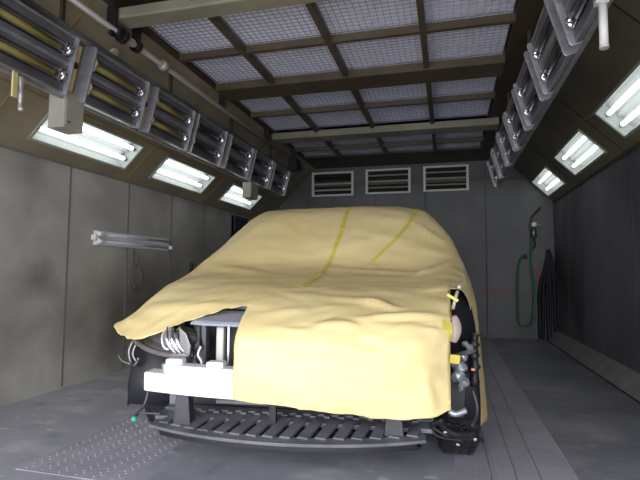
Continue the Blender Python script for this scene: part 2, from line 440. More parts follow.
# ------------------------------------------------------------------ infrared heater banks
HL, HH = .60, .36
def heater(em, bright):
    """local: y length from 0, z height from 0 (bottom), x out of the face"""
    root = empty('infrared_heater', (0, 0, 0))
    bm = bmesh.new()
    prof = [(-.075, 0), (.0, 0), (.0, .012)]
    for c in (.10, .265):
        for k in range(0, 9):
            a = math.pi*(k/8); prof.append((-.055*math.sin(a)**.6, c-.045*math.cos(a)))
    prof += [(0, HH-.012), (0, HH), (-.075, HH)]
    prism(bm, prof, .022, HL-.006, 'y')
    obj('reflector', bm, M['alu_dark'], root)
    for z, nm in ((0, 'lower'), (HH, 'upper')):
        bm = bmesh.new(); box(bm, (-.028, HL/2+.01, z), (.07, HL-.02, .012))
        obj('rail_edge', bm, M['alu'], root)
    bm = bmesh.new(); box(bm, (-.028, HL/2+.01, .183), (.062, HL-.03, .02)); obj('centre_rib', bm, M['alu'], root)
    for y, w in ((0.008, .016), (HL, .012)):
        bm = bmesh.new()
        prism(bm, [(-.07, -.012), (.022, -.012), (.034, .004), (.034, HH-.004), (.022, HH+.012), (-.07, HH+.012)], y-w/2, y+w/2, 'y')
        obj('end_plate', bm, M['alu'], root, bevel=.003)
    for c in (.10, .265):
        bm = bmesh.new(); tube(bm, [(-.020, .06, c), (-.020, HL-.09, c)], .021, 12)
        obj('emitter_tube', bm, em, root, smooth=True)
        bm = bmesh.new(); tube(bm, [(-.004, .04, c+.026), (-.004, HL-.04, c+.026)], .0016, 6); tube(bm, [(-.004, .04, c-.026), (-.004, HL-.04, c-.026)], .0016, 6)
        obj('guard_wire', bm, M['alu'], root)
        for y in (.045, HL-.062):
            bm = bmesh.new(); box(bm, (-.014, y, c), (.05, .016, .084)); lathe(bm, [(.025, -.012), (.034, -.008), (.034, .008), (.025, .012), (.025, -.012)], (-.006, y+(.022 if y > .2 else -.016), c), 'y', 14); box(bm, (-.012, y+(.022 if y > .2 else -.012), c-.012), (.03, .03, .03))
            lathe(bm, [(.014, -.018), (.024, -.008), (.024, .012), (.014, .02)], (.004, y+(.03 if y > .2 else -.01), c+.012), 'x', 10)
            obj('lamp_socket', bm, M['chrome'] if y > .2 else M['ceramic'], root, bevel=.003)
    return root
def knob_link(root, side):
    """pale bracket joining a module to the next"""
    bm = bmesh.new(); box(bm, (-.03, HL+.047, .19), (.012, .085, .30)); obj('link_plate', bm, M['tape'] if side == 'L' else M['alu'], root)
    bm = bmesh.new(); lathe(bm, [(.010, 0), (.022, .008), (.022, .03), (.010, .036)], (-.024, HL+.045, .20), 'x', 12); obj('knob', bm, M['coupl'], root, smooth=True)

near = heater(M['emitter'], True); knob_link(near, 'L')
far = heater(M['emitter_d'], False); knob_link(far, 'L')
rgt = heater(M['emitter_d'], False); knob_link(rgt, 'R')
LY = [1.89, 2.635, 3.345, 4.01, 4.72, 5.39, 6.07]
lblL = ['infrared heater on left rail, nearest the camera, cut by left picture edge', 'second infrared heater on left rail, yellow tubes, right of grey box',
        'third infrared heater along the left rail, dull yellow tubes', 'fourth infrared heater along the left rail, middle one', 'fifth infrared heater along the left rail',
        'sixth infrared heater along left rail, above small grey box', 'last infrared heater at the far end of the left rail']
tiltL = math.atan2(.085, .36)
used = {}
def put(src, loc, rz, tilt, label, group):
    o = src if id(src) not in used else copy_tree(src)
    used[id(src)] = 1
    o.location = loc; o.rotation_euler = (0, tilt, rz); tag(o, label, 'heater', group); return o
for i, y in enumerate(LY):
    f = (y-1.89)/4.2
    # bottom edge of the bank
    put(near if i < 3 else far, (-2.385+.03*f, y, 2.145), 0, tiltL, lblL[i], 'infrared heaters on the left rail')
RY = [2.12, 2.84, 3.56, 4.28, 4.99, 5.70, 6.41]
lblR = ['infrared heater on right rail, nearest the camera, cut by top picture edge', 'second infrared heater on right rail, beside the white hanging tube',
        'third infrared heater along the right rail', 'fourth infrared heater along right rail, middle one', 'fifth infrared heater along the right rail',
        'sixth infrared heater along the right rail', 'last infrared heater at the far end of the right rail']
# right bank: mirrored by turning half round, so modules run the other way; rebuild with near plates first
def mirror_tree(o):
    for ch in [o]+list(o.children_recursive):
        if ch.type == 'MESH':
            me = ch.data
            for v in me.vertices: v.co.x = -v.co.x
            me.flip_normals()
mirror_tree(rgt)
tiltR = -math.atan2(.105, .37)
for i, y in enumerate(RY):
    put(rgt, (.665, y, 2.225), 0, tiltR, lblR[i], 'infrared heaters on the right rail')

def rail(x, y0, y1, z, label, sx):
    root = empty('heater_rail', (x, y0, z), label, 'rail')
    L = y1-y0
    bm = bmesh.new(); boxx(bm, -.012, .012, 0, L, -.014, -.006)
    obj('lower_channel', bm, M['alu'], root)
    bm = bmesh.new(); boxx(bm, -.02+sx*.085, .02+sx*.085, 0, L, .40, .43)
    obj('upper_channel', bm, M['alu_dark'], root)
    for k in range(4):
        yy = L*(k+.5)/4
        bm = bmesh.new(); boxx(bm, -.012+sx*.085, .012+sx*.085, yy-.012, yy+.012, .43, ZC-z-.0)
        obj('hanger', bm, M['ceiling'], root)
    return root
rail(-2.43, 1.8, 6.72, 2.14, 'long steel rail carrying the left row of infrared heaters', 1)
rail(.70, 1.9, 7.05, 2.215, 'long steel rail carrying the right row of infrared heaters', -1)

# junction boxes under the left rail
for (x, y, z, s, lab) in ((-2.475, 2.62, 2.075, (.13, .17, .25), 'large pale grey box hanging under left heater rail, nearest camera'),
                          (-2.44, 5.66, 2.05, (.11, .24, .20), 'small grey box under left heater rail, before the far lamp')):
    root = empty('junction_box', (x, y, z-s[2]/2), lab, 'electrical box')
    bm = bmesh.new(); box(bm, (0, 0, s[2]/2-.01), s); obj('casing', bm, M['greybox'], root, bevel=.006)
    bm = bmesh.new(); box(bm, (s[0]/2+.003, 0, s[2]/2-.01), (.006, s[1]*.9, s[2]*.9)); obj('cover', bm, M['greybox'], root, bevel=.002)
    bm = bmesh.new(); lathe(bm, [(.006, 0), (.006, .006)], (s[0]/2+.005, -s[1]*.3, s[2]*.12), 'x', 8); obj('screw', bm, M['coupl'], root)
# handle with cloudy plastic bag below the first heater
root = empty('hanging_bracket', (-2.40, 2.17, 2.13), 'narrow pale bracket with grey wrap hanging under the first left heater', 'bracket')
bm = bmesh.new(); box(bm, (0, -.02, -.06), (.012, .03, .15)); obj('strap', bm, M['tape'], root)
bm = bmesh.new(); tube(bm, smooth_pts([(0, .02, 0), (.005, .02, -.08), (-.004, .03, -.15), (0, .035, -.20)]), [.016+.003*math.sin(k*.9) for k in range(19)], 10)
obj('wrap', bm, M['pipe'], root, smooth=True)
# white tube hanging at right
root = empty('hanging_tube', (.645, 2.2, 2.13), 'short white tube hanging down beside the right heater rail', 'pull handle')
bm = bmesh.new(); tube(bm, [(0, 0, .02), (0, 0, -.165)], .017, 14); obj('tube_body', bm, M['ceramic'], root, smooth=True)
bm = bmesh.new(); lathe(bm, [(.019, -.012), (.019, .0)], (0, 0, -.165), 'z', 14); obj('end_ring', bm, M['trim_white'], root)
bm = bmesh.new(); box(bm, (-.005, 0, .03), (.05, .035, .03)); obj('mount', bm, M['trim_white'], root)

# drive shaft along the left ceiling edge
root = empty('drive_shaft', (-2.245, 2.0, 2.69), 'grey steel shaft with black couplings along the upper left ceiling edge', 'shaft')
bm = bmesh.new(); tube(bm, [(0, 0, 0), (0, 4.9, 0)], .021, 12); obj('rod', bm, M['pipe'], root, smooth=True)
for yy, r in ((.80, .045), (.86, .055), (1.02, .05)):
    bm = bmesh.new(); lathe(bm, [(.022, -.02), (r, -.02), (r, .02), (.022, .02)], (0, yy, 0), 'y', 20); obj('bearing', bm, M['coupl'], root, bevel=.004)
bm = bmesh.new(); lathe(bm, [(.02, -.05), (.030, -.045), (.030, .045), (.02, .05)], (0, .93, 0), 'y', 16); obj('collar', bm, M['pipe'], root)
bm = bmesh.new(); lathe(bm, [(.018, -.035), (.04, -.03), (.042, 0), (.04, .03), (.018, .035)], (0, 1.38, 0), 'y', 20); obj('coupling', bm, M['pipe'], root, smooth=True)
for yy in (.75, 1.02, 2.45, 3.7, 4.8):
    bm = bmesh.new(); boxx(bm, -.035, .035, yy-.012, yy+.012, .015, ZC-2.69)
    if yy < 1.2: boxx(bm, -.012, .012, yy-.02, yy+.02, -.05, .0)
    obj('bracket', bm, M['coupl'], root)
# motor at the far end of the shaft
root = empty('rail_motor', (-2.22, 6.80, 2.52), 'dark motor block below ceiling at far end of the drive shaft', 'motor')
bm = bmesh.new(); box(bm, (0, 0, .10), (.14, .22, .16)); obj('gearbox', bm, M['coupl'], root, bevel=.01)
bm = bmesh.new(); lathe(bm, [(.05, -.1), (.055, -.09), (.055, .09), (.05, .1)], (.0, .2, .10), 'y', 16); obj('motor_body', bm, M['alu_dark'], root, smooth=True)
bm = bmesh.new(); boxx(bm, -.02, .02, -.02, .02, .18, ZC-2.52); obj('mount', bm, M['coupl'], root)
# crumpled tape disc on the left slope
bm = bmesh.new(); lathe(bm, [(.0, -.012), (.03, -.012), (.055, 0), (.045, .01), (.02, .006), (.0, .008)], (0, 0, 0), 'z', 18)
for v in bm.verts: v.co += Vector((0, 0, noise.noise(v.co*40)*.012))
o = obj('crumpled_tape', bm, mat('pale_pink_wax', (190, 168, 140), .4), smooth=True)
t_ = 2.663-ZL
o.location = (XL+t_+.02, 3.010, 2.663-.02); o.rotation_euler = (0, R(45+90), 0)
tag(o, 'small crumpled pale disc stuck on the left slope above the second heater', 'tape')

# ------------------------------------------------------------------ vents on the back wall
vx = [(-2.32, -1.565), (-1.355, -.59), (-.385, .345)]
vl = ['leftmost louvred vent on back wall, dark with faint slats', 'middle louvred vent on the back wall', 'rightmost louvred vent on back wall, bright frame']
for i, (x0, x1) in enumerate(vx):
    w = x1-x0; h = .43
    root = empty('louvred_vent', ((x0+x1)/2, YB, 2.345+.01*i), vl[i], 'vent', 'louvred vents on the back wall')
    bm = bmesh.new(); f = .032
    boxx(bm, -w/2, -w/2+f*1.3, -.05, -.001, 0, h); boxx(bm, w/2-f*1.3, w/2, -.05, -.001, 0, h)
    boxx(bm, -w/2+f*1.3, w/2-f*1.3, -.05, -.001, h-f, h); boxx(bm, -w/2+f*1.3, w/2-f*1.3, -.05, -.001, 0, f)
    obj('frame', bm, M['trim_white'], root, bevel=.003)
    bm = bmesh.new(); boxx(bm, -w/2+.03, w/2-.03, -.006, -.001, .03, h-.03); obj('backing', bm, M['dark'], root)
    for k in range(3):
        bm = bmesh.new(); box(bm, (0, -.028, .11+.105*k), (w-.08, .042, .006), Matrix.Rotation(R(-28 if i == 0 else -12 - (8 if k % 2 else 0)), 4, 'X'))
        obj('slat', bm, M['slat'] if (i or k != 2) else M['dark'], root)

# ------------------------------------------------------------------ wall lamp and cable on the left wall
root = empty('wall_lamp', (XL, 4.355, 1.245), 'unlit grey twin-tube lamp mounted on the left wall', 'wall lamp')
L = 1.17
bm = bmesh.new(); prism(bm, [(0, 0), (.045, 0), (.055, .03), (.048, .0675), (.055, .10), (.045, .135), (0, .135)], -L/2, L/2, 'y')
obj('housing', bm, M['housing_grey'], root)
for z in (.033, .102):
    bm = bmesh.new(); tube(bm, [(.062, -L/2+.03, z), (.062, L/2-.02, z)], .013, 12); obj('unlit_tube', bm, M['tube_off'], root, smooth=True)
bm = bmesh.new()
for z in (.033, .102): lathe(bm, [(.02, -.03), (.024, -.02), (.024, .02), (.018, .03)], (.08, -L/2, z), 'y', 14)
box(bm, (.05, -L/2-.035, .0675), (.05, .06, .05)); obj('near_end_cap', bm, M['ceramic'], root, bevel=.004)
for z in (.033,):
    bm = bmesh.new(); lathe(bm, [(.018, -.02), (.022, -.015), (.022, .015), (.018, .02)], (.085, L/2-.01, z), 'y', 14); obj('far_end_cap', bm, M['ceramic'], root)
bm = bmesh.new()
P = [(XL+.02, 4.33, 1.25), (XL+.02, 4.33, 1.12), (XL+.02, 4.30, .98), (XL+.03, 4.28, .86), (XL+.03, 4.36, .80), (XL+.03, 4.47, .84), (XL+.03, 4.48, .98),
     (XL+.03, 4.41, 1.07), (XL+.03, 4.33, 1.02), (XL+.035, 4.31, .90), (XL+.035, 4.38, .83), (XL+.035, 4.46, .90), (XL+.035, 4.44, 1.02), (XL+.03, 4.40, 1.12), (XL+.02, 4.385, 1.2)]
tube(bm, smooth_pts(P), .007, 6)
tag(obj('coiled_cable', bm, M['cable'], smooth=True), 'dusty cable hanging in loops below the left wall lamp', 'cable')
# dark panel by the back corner
root = empty('wall_panel', (XL, 6.95, 1.35), 'dark framed control panel on left wall near back corner', 'control panel')
bm = bmesh.new(); boxx(bm, 0, .05, -.25, .25, 0, .52); obj('casing', bm, M['liner'], root, bevel=.006)
bm = bmesh.new()
for a in ((0, .06, -.25, -.235, 0, .52), (0, .06, .235, .25, 0, .52), (0, .06, -.25, .25, .25, .27), (0, .06, -.02, .0, 0, .25)): boxx(bm, *a)
obj('frame', bm, M['black2'], root)
# small dark switch under it along the wall
root = empty('wall_hook', (XL, 5.52, .98), 'small black hook on left wall right of the hanging cable', 'hook')
bm = bmesh.new(); boxx(bm, 0, .03, -.02, .02, 0, .14); obj('plate', bm, M['black'], root, bevel=.004)
bm = bmesh.new(); tube(bm, [(.03, 0, .10), (.06, 0, .09), (.06, 0, .12)], .006, 8); obj('peg', bm, M['black'], root)

# ------------------------------------------------------------------ hoses on the back wall
yb = YB-.05
bm = bmesh.new()
P = [(1.245, yb, 1.80), (1.27, yb, 1.60), (1.255, yb, 1.2), (1.29, yb-.01, .8), (1.265, yb-.02, .36), (1.22, yb-.04, .22), (1.10, yb-.04, .20), (1.05, yb-.03, .30), (1.05, yb-.01, .75), (1.07, yb, 1.12), (1.12, yb, 1.27), (1.17, yb, 1.29)]
tube(bm, smooth_pts(P), .017, 10)
tag(obj('air_hose', bm, M['hose_green'], smooth=True), 'green air hose looped down the back wall', 'hose')
root = empty('hose_hook', (1.17, YB, 1.27), 'small black hook holding green hose loop on back wall', 'hook')
bm = bmesh.new(); tube(bm, smooth_pts([(0, 0, .0), (0, -.06, .0), (0, -.09, .04)]), .012, 8); obj('peg', bm, M['black'], root, smooth=True)
bm = bmesh.new(); box(bm, (0, -.008, 0), (.08, .014, .06)); obj('plate', bm, M['black'], root)
root = empty('air_regulator', (1.30, YB, 1.72), 'grey air regulator with gauge and spray coupling on back wall', 'regulator')
bm = bmesh.new(); lathe(bm, [(.02, -.12), (.045, -.10), (.045, .02), (.03, .05), (.015, .06)], (0, -.07, -.04), 'z', 14); obj('filter_bowl', bm, M['gun'], root, smooth=True)
bm = bmesh.new(); lathe(bm, [(.0, -.03), (.035, -.03), (.04, .0), (.04, .01)], (.0, -.10, .06), 'y', 16); obj('gauge', bm, M['ceramic'], root)
bm = bmesh.new(); tube(bm, [(-.07, -.05, .05), (.12, -.05, .03)], .012, 8); obj('pipe', bm, M['gun'], root)
bm = bmesh.new(); tube(bm, smooth_pts([(-.02, -.05, .07), (-.03, -.05, .16), (.03, -.05, .24), (.08, -.05, .29), (.10, -.05, .34)]), .011, 8); obj('upper_lead', bm, M['black'], root, smooth=True)
bm = bmesh.new(); tube(bm, smooth_pts([(.01, -.05, -.16), (.02, -.05, -.26), (-.02, -.05, -.32)]), .014, 8); obj('drain', bm, M['black'], root, smooth=True)
bm = bmesh.new(); boxx(bm, -.04, .04, -.03, 0, -.08, .08); obj('mount', bm, M['black2'], root)
hx = [1.40, 1.43, 1.46, 1.49, 1.52, 1.55]
for k in range(6):
    bm = bmesh.new(); a = random.uniform(-.03, .03)
    x1 = 1.50+.008*k; xb = 1.37+.052*k
    P = [(x1, yb+.02, 1.36), (x1*.6+xb*.4, yb-.005*k, 1.1), (xb+a*.3, yb-.02, .75), (xb+a*.5, yb-.01, .35), (xb+a, yb-.02, .02)]
    tube(bm, smooth_pts(P), [.012+.014*min(1, j/10) for j in range(25)], 8)
    tag(obj('hanging_hose', bm, M['hose_dark'], smooth=True), 'dark blue hose bunched in the right back corner', 'hose', 'dark hoses bunched in the back corner')
root = empty('hose_hook', (1.505, YB, 1.36), 'black hook at the top of the dark hose bunch', 'hook')
bm = bmesh.new(); tube(bm, [(0, 0, 0), (0, -.11, 0), (0, -.12, .03)], .012, 8); obj('peg', bm, M['black'], root)
bm = bmesh.new(); box(bm, (0, -.008, 0), (.07, .014, .07)); obj('plate', bm, M['black'], root)

# ------------------------------------------------------------------ floor fittings
bm = bmesh.new(); prism(bm, [(1.452, 0.0), (1.6, .15), (1.6, 0.0)], YF, YB, 'y')
tag(obj('baseboard_right', bm, M['curb']), kind=S)
bm = bmesh.new(); boxx(bm, 1.436, 1.454, YF, YB, .0, .004)
tag(obj('trim_12', bm, M['dark']), kind=S)
# right lane of narrow grating planks
xs = [.02, .195, .315, .43, .61]
for k in range(4):
    bm = bmesh.new(); x0, x1 = xs[k]+.004, xs[k+1]-.004
    boxx(bm, x0, x1, 1.0, YB-.05, 0, .004)
    g_ = tag(obj('floor_grate', bm, M['grate']), ['floor grating plank beside the car tyre, innermost of four', 'second floor grating plank right of the car',
        'third floor grating plank right of the car', 'outermost of four floor grating planks right of the car'][k], 'floor grate', 'narrow grating planks right of the car')
    bm = bmesh.new(); boxx(bm, x1-.003, x1+.003, 1.0, YB-.05, .004, .006); obj('joint_bead', bm, M['bead'], g_)
    bm = bmesh.new()
    for j in range(90): lathe(bm, [(.006, .0), (.004, .001), (.0001, .0012)], ((x0+x1)/2+(.02 if j % 2 else -.02), 2.3+j*.045, .004), 'z', 6)
    g2 = obj('tread_studs', bm, M['grate'], g_); g2['kind'] = 'stuff'
# perforated steel plates left
for k in range(6):
    bm = bmesh.new(); x0 = -2.12+k*.102
    boxx(bm, x0, x0+.099, 2.02, 3.2, 0, .002)
    for j in range(46):
        y = 2.05+j*.025
        lathe(bm, [(.0075, .002), (.005, .004), (0.0001, .0042)], (x0+.05+(.012 if j % 2 else -.012), y, 0), 'z', 8)
    tag(obj('perforated_plate', bm, [M['grate']]), ['outermost perforated plate, farthest left of the car', 'second perforated plate from the left', 'third perforated plate from the left',
        'fourth perforated plate from the left', 'fifth perforated plate from the left', 'perforated plate nearest the front of the car'][k], 'floor plate', 'perforated plates in the floor left of the car')

# ------------------------------------------------------------------ the car
C0 = Vector((-.72, 2.02, 0)); YAW = R(7)
car = empty('car', C0, 'partly dismantled car without front bumper, under yellow masking paper', 'car', rot=(0, 0, YAW))
car['kind'] = 'thing'

def lip(u): return .0 + .13*(abs(u)/.66)**2.4
# undertray with slots
bm = bmesh.new(); N = 44
def strip(bm, f0, f1, z0, z1, th, u0=-.68, u1=.68, n=N):
    A = []
    for k in range(n+1):
        u = u0+(u1-u0)*k/n
        A.append([bm.verts.new((u, f0(u), z0(u))), bm.verts.new((u, f1(u), z1(u))), bm.verts.new((u, f1(u), z1(u)-th)), bm.verts.new((u, f0(u), z0(u)-th))])
    for a, b in zip(A, A[1:]):
        for j in range(4): bm.faces.new((a[j], a[(j+1) % 4], b[(j+1) % 4], b[j]))
    bm.faces.new(A[0]); bm.faces.new(A[-1][::-1])
zr = lambda u: .262+.008*(abs(u)/.66)
strip(bm, lambda u: lip(u), lambda u: lip(u)+.065, zr, lambda u: zr(u)+.006, .014, -.66, .64)
strip(bm, lambda u: .225, lambda u: .31, lambda u: .285, lambda u: .29, .02)
strip(bm, lambda u: .335, lambda u: .38, lambda u: .295, lambda u: .30, .02)
for k in range(16):
    u = -.60+1.18*k/15
    f0 = lip(u)+.05
    c = ((u+.012), (f0+.26)/2, .278); 
    box(bm, c, (.052, .27-f0, .014), Matrix.Rotation(R(-12), 4, 'Z') @ Matrix.Rotation(R(5), 4, 'X'))
for k in range(18):
    u = -.6+1.2*k/17
    box(bm, (u, .322, .29), (.03, .05, .014))
obj('undertray', bm, M['tray_p'], car, bevel=.002)
bm = bmesh.new(); strip(bm, lambda u: lip(u)+.004, lambda u: lip(u)+.02, lambda u: zr(u)-.014, lambda u: zr(u)-.018, .016, -.60, .60)
strip(bm, lambda u: lip(u)+.05, lambda u: 0.9, lambda u: .225, lambda u: .235, .012, -.62, .62)
obj('lower_lip', bm, M['black'], car)
bm = bmesh.new(); strip(bm, lambda u: .18+.1*(abs(u)/.6)**2, lambda u: .20+.1*(abs(u)/.6)**2, lambda u: .262, lambda u: .262, .09, -.50, .52)  # black skirt added to keep light from under the car
obj('light_block_skirt', bm, M['black'], car)
# foam absorber
def absorber(name, u0, u1, v0, v1, z0, z1, m, curve=.10, n=28):
    bm = bmesh.new()
    strip(bm, lambda u: v0+curve*(abs(u)/.68)**2, lambda u: v1+curve*(abs(u)/.68)**2, lambda u: z1, lambda u: z1, z1-z0, u0, u1, n)
    return obj(name, bm, m, car, bevel=.008)
absorber('foam_absorber', -.70, .70, .03, .13, .425, .515, M['foam'])
f = absorber('foam_step', -.60, .60, .055, .14, .515, .555, M['foam'])
for k in range(6):
    u = -.55+k*.22
    bm = bmesh.new(); box(bm, (u, .10+.1*(abs(u)/.68)**2, .565), (.085, .06, .03)); obj('foam_block', bm, M['foam'], car, bevel=.008)
absorber('bumper_beam', -.66, .66, .14, .20, .43, .54, M['silver'])
# struts between beam and undertray
for u in (-.50, .50):
    bm = bmesh.new()
    A = [bm.verts.new((u+sx*w, .13+vy, z)) for z, w in ((.27, .045), (.45, .028)) for sx, vy in ((-1, 0), (1, 0), (1, .06), (-1, .06))]
    for k in range(4): bm.faces.new((A[k], A[(k+1) % 4], A[4+(k+1) % 4], A[4+k]))
    bm.faces.new(A[:4]); bm.faces.new(A[4:][::-1])
    obj('support_strut', bm, M['black2'], car, bevel=.006)
bm = bmesh.new(); box(bm, (-.07, .2, .36), (.03, .03, .18)); obj('centre_stay', bm, M['black'], car)
for z in (.395, .368):
    bm = bmesh.new(); tube(bm, [(-.36, .22, z), (.45, .24, z-.004)], .010, 10); obj('cooler_pipe', bm, M['silver'], car, smooth=True)
# radiator pack
bm = bmesh.new(); boxx(bm, -.34, .45, .34, .38, .33, .75); obj('radiator', bm, M['radiator'], car)
bm = bmesh.new(); boxx(bm, -.62, .62, .42, .46, .26, .80); obj('bay_shroud', bm, M['black'], car)
bm = bmesh.new(); boxx(bm, -.385, -.345, .26, .30, .50, .725); obj('side_column', bm, M['trim_white'], car, bevel=.006)
bm = bmesh.new(); boxx(bm, -.318, -.308, .24, .30, .42, .75); obj('edge_strip', bm, M['silver'], car)
bm = bmesh.new(); boxx(bm, -.44, -.415, .2, .26, .45, .76); obj('column_frame', bm, M['black2'], car)
bm = bmesh.new(); boxx(bm, .415, .44, .2, .26, .45, .76); obj('column_frame', bm, M['black2'], car)
bm = bmesh.new(); tube(bm, smooth_pts([(-.46, .22, .74), (-.45, .20, .66), (-.47, .21, .58), (-.45, .2, .50)]), [.02+.006*math.sin(k) for k in range(19)], 10); obj('harness_loom', bm, M['black'], car, smooth=True)
bm = bmesh.new(); tube(bm, smooth_pts([(-.43, .18, .64), (-.44, .17, .60), (-.42, .17, .56), (-.43, .18, .50)]), .008, 8); obj('bracket_rod', bm, M['silver'], car, smooth=True)
# upper cross member
bm = bmesh.new()
sec = [(.12, .742), (.11, .752), (.13, .762), (.20, .775), (.33, .80), (.34, .79), (.30, .745), (.14, .738)]
A = []
for k in range(25):
    u = -.50+1.0*k/24; e = max(0, (abs(u)-.44)/.06); 
    A.append([bm.verts.new((u, .12+(a-.12)*(1-.5*e)+.04*e+.05*(u/.5)**2, z-(.012*e if z > .75 else 0))) for a, z in sec])
for a, b in zip(A, A[1:]):
    for j in range(len(sec)): bm.faces.new((a[j], a[(j+1) % len(sec)], b[(j+1) % len(sec)], b[j]))
bm.faces.new(A[0]); bm.faces.new(A[-1][::-1])
obj('upper_cross_member', bm, M['crossgrey'], car, smooth=False, bevel=.003)

# headlights
def headlight(sx):
    h = empty('headlight', (0, 0, 0)); h.parent = car
    # back housing: swept cross sections from inner to outer
    secs = [(.48, .20, .585, .69), (.56, .20, .575, .715), (.66, .25, .580, .71), (.76, .32, .585, .69), (.86, .41, .595, .675), (.93, .49, .605, .665)]
    bm = bmesh.new(); A = []
    for u, v, z0, z1 in secs:
        zc = (z0+z1)/2
        A.append([bm.verts.new((sx*u, v+dv, z)) for dv, z in ((.0, z0), (-.018, z0+.03), (.03, z0+.045), (.05, z1-.02), (.02, z1), (.12, z1), (.14, z0))])
    for a, b in zip(A, A[1:]):
        for j in range(7): bm.faces.new((a[j], a[(j+1) % 7], b[(j+1) % 7], b[j]))
    bm.faces.new(A[0]); bm.faces.new(A[-1][::-1])
    obj('lamp_housing', bm, M['hlgrey'] if sx < 0 else M['liner'], h, bevel=.004)
    # faceted chrome reflector behind the lens, seen as slanted bright flutes
    for k in range(3):
        bm = bmesh.new(); q = .026*k
        tube(bm, smooth_pts([(sx*(.615-q), .20+.004*k, .725-.004*k), (sx*(.605-q), .175, .68), (sx*(.585-q), .168, .635), (sx*(.555-q), .175, .600)]), [.005+.006*math.sin(math.pi*k2/18) for k2 in range(19)], 8)
        obj('reflector_flute', bm, M['chrome'], h, smooth=True)
    bm = bmesh.new(); lathe(bm, [(.004, .05), (.02, .03), (.035, .0), (.042, -.015), (.042, .03)], (0, 0, 0), 'y', 16)
    bmesh.ops.transform(bm, matrix=Matrix.Translation((sx*.615, .215, .665)) @ Matrix.Diagonal((.8, 1, 1.3, 1)), verts=bm.verts)
    obj('reflector_bowl', bm, M['silver'], h, smooth=True)
    bm = bmesh.new(); lathe(bm, [(.002, 0), (.007, .008), (.007, .04)], (sx*.632, .19, .70), 'y', 10)
    obj('bulb', bm, M['orange'], h, smooth=True)
    bm = bmesh.new(); A = [bm.verts.new((sx*a, b+dv, c)) for dv in (0, .03) for a, b, c in ((.545, .165, .735), (.50, .16, .70), (.475, .16, .64), (.48, .16, .595), (.525, .165, .605), (.535, .165, .66))]
    for k in range(6): bm.faces.new((A[k], A[(k+1) % 6], A[6+(k+1) % 6], A[6+k]))
    bm.faces.new(A[:6]); bm.faces.new(A[6:][::-1])
    obj('inner_bezel', bm, M['gun'], h, bevel=.005)
    bm = bmesh.new(); tube(bm, smooth_pts([(sx*.49, .185, .597), (sx*.60, .19, .59), (sx*.74, .26, .60), (sx*.90, .40, .625)]), .014, 8)
    obj('lower_bezel', bm, M['hlgrey'], h, smooth=True)
    return h
headlight(-1); headlight(1)
# outer brackets below the left headlight
bm = bmesh.new()
tube(bm, smooth_pts([(-.93, .45, .62), (-.95, .44, .56), (-.93, .43, .50), (-.90, .42, .49), (-.88, .42, .53)]), .009, 8)
tube(bm, smooth_pts([(-1.0, .42, .54), (-.97, .41, .51), (-.92, .41, .495)]), .006, 8)
tube(bm, smooth_pts([(-.90, .42, .60), (-.91, .41, .55), (-.89, .41, .51)]), .008, 8)
obj('fender_bracket', bm, M['gun'], car, smooth=True)

# wheels
def wheel(u, v, front):
    w = empty('wheel', (u, v, .31)); w.parent = car
    s = 1 if u > 0 else -1
    bm = bmesh.new(); hw = .10
    lathe(bm, [(.20, -hw+.01), (.25, -hw), (.285, -hw+.008), (.305, -hw+.03), (.31, -.03), (.31, .03), (.305, hw-.03), (.285, hw-.008), (.25, hw), (.20, hw-.01)], (0, 0, 0), 'x', 48)
    for k in range(48):
        a = 2*math.pi*k/48
        for xx in (-.06, -.02, .025, .065):
            box(bm, (xx, math.cos(a)*.311, math.sin(a)*.311), (.026, .022, .003), Matrix.Rotation(a-math.pi/2, 4, 'X'))
    obj('tyre', bm, M['rubber'], w)
    bm = bmesh.new(); lathe(bm, [(.02, s*.06), (.19, s*.04), (.205, s*.085), (.205, -s*.08), (.19, -s*.08), (.15, -s*.02), (.02, 0)], (0, 0, 0), 'x', 32)
    obj('rim', bm, M['silver'], w)
    bm = bmesh.new()
    for k in range(5):
        a = 2*math.pi*k/5; box(bm, (s*.07, math.cos(a)*.11, math.sin(a)*.11), (.03, .05, .18), Matrix.Rotation(a-math.pi/2, 4, 'X'))
    obj('spokes', bm, M['silver'], w)
for u, v in ((-.86, .90), (.85, .79)): wheel(u, v, True)
for u in (-.80, .84): wheel(u, 3.32, False)
# fender liners
def liner(sx, uo):
    bm = bmesh.new(); A = []
    for k in range(13):
        a = R(-8+k*17)   # arc over the wheel
        v = .80-.37*math.cos(a); z = .33+.42*math.sin(a)
        A.append([bm.verts.new((sx*.66, v, z)), bm.verts.new((sx*(uo-.02), v-.0, z+.004)), bm.verts.new((sx*uo, v+.012, z-.014))])
    for a, b in zip(A, A[1:]):
        for j in range(2): bm.faces.new((a[j], a[j+1], b[j+1], b[j]))
    obj('fender_liner', bm, M['liner'], car, solid=.006, smooth=True)
liner(-1, .95); liner(1, .93)
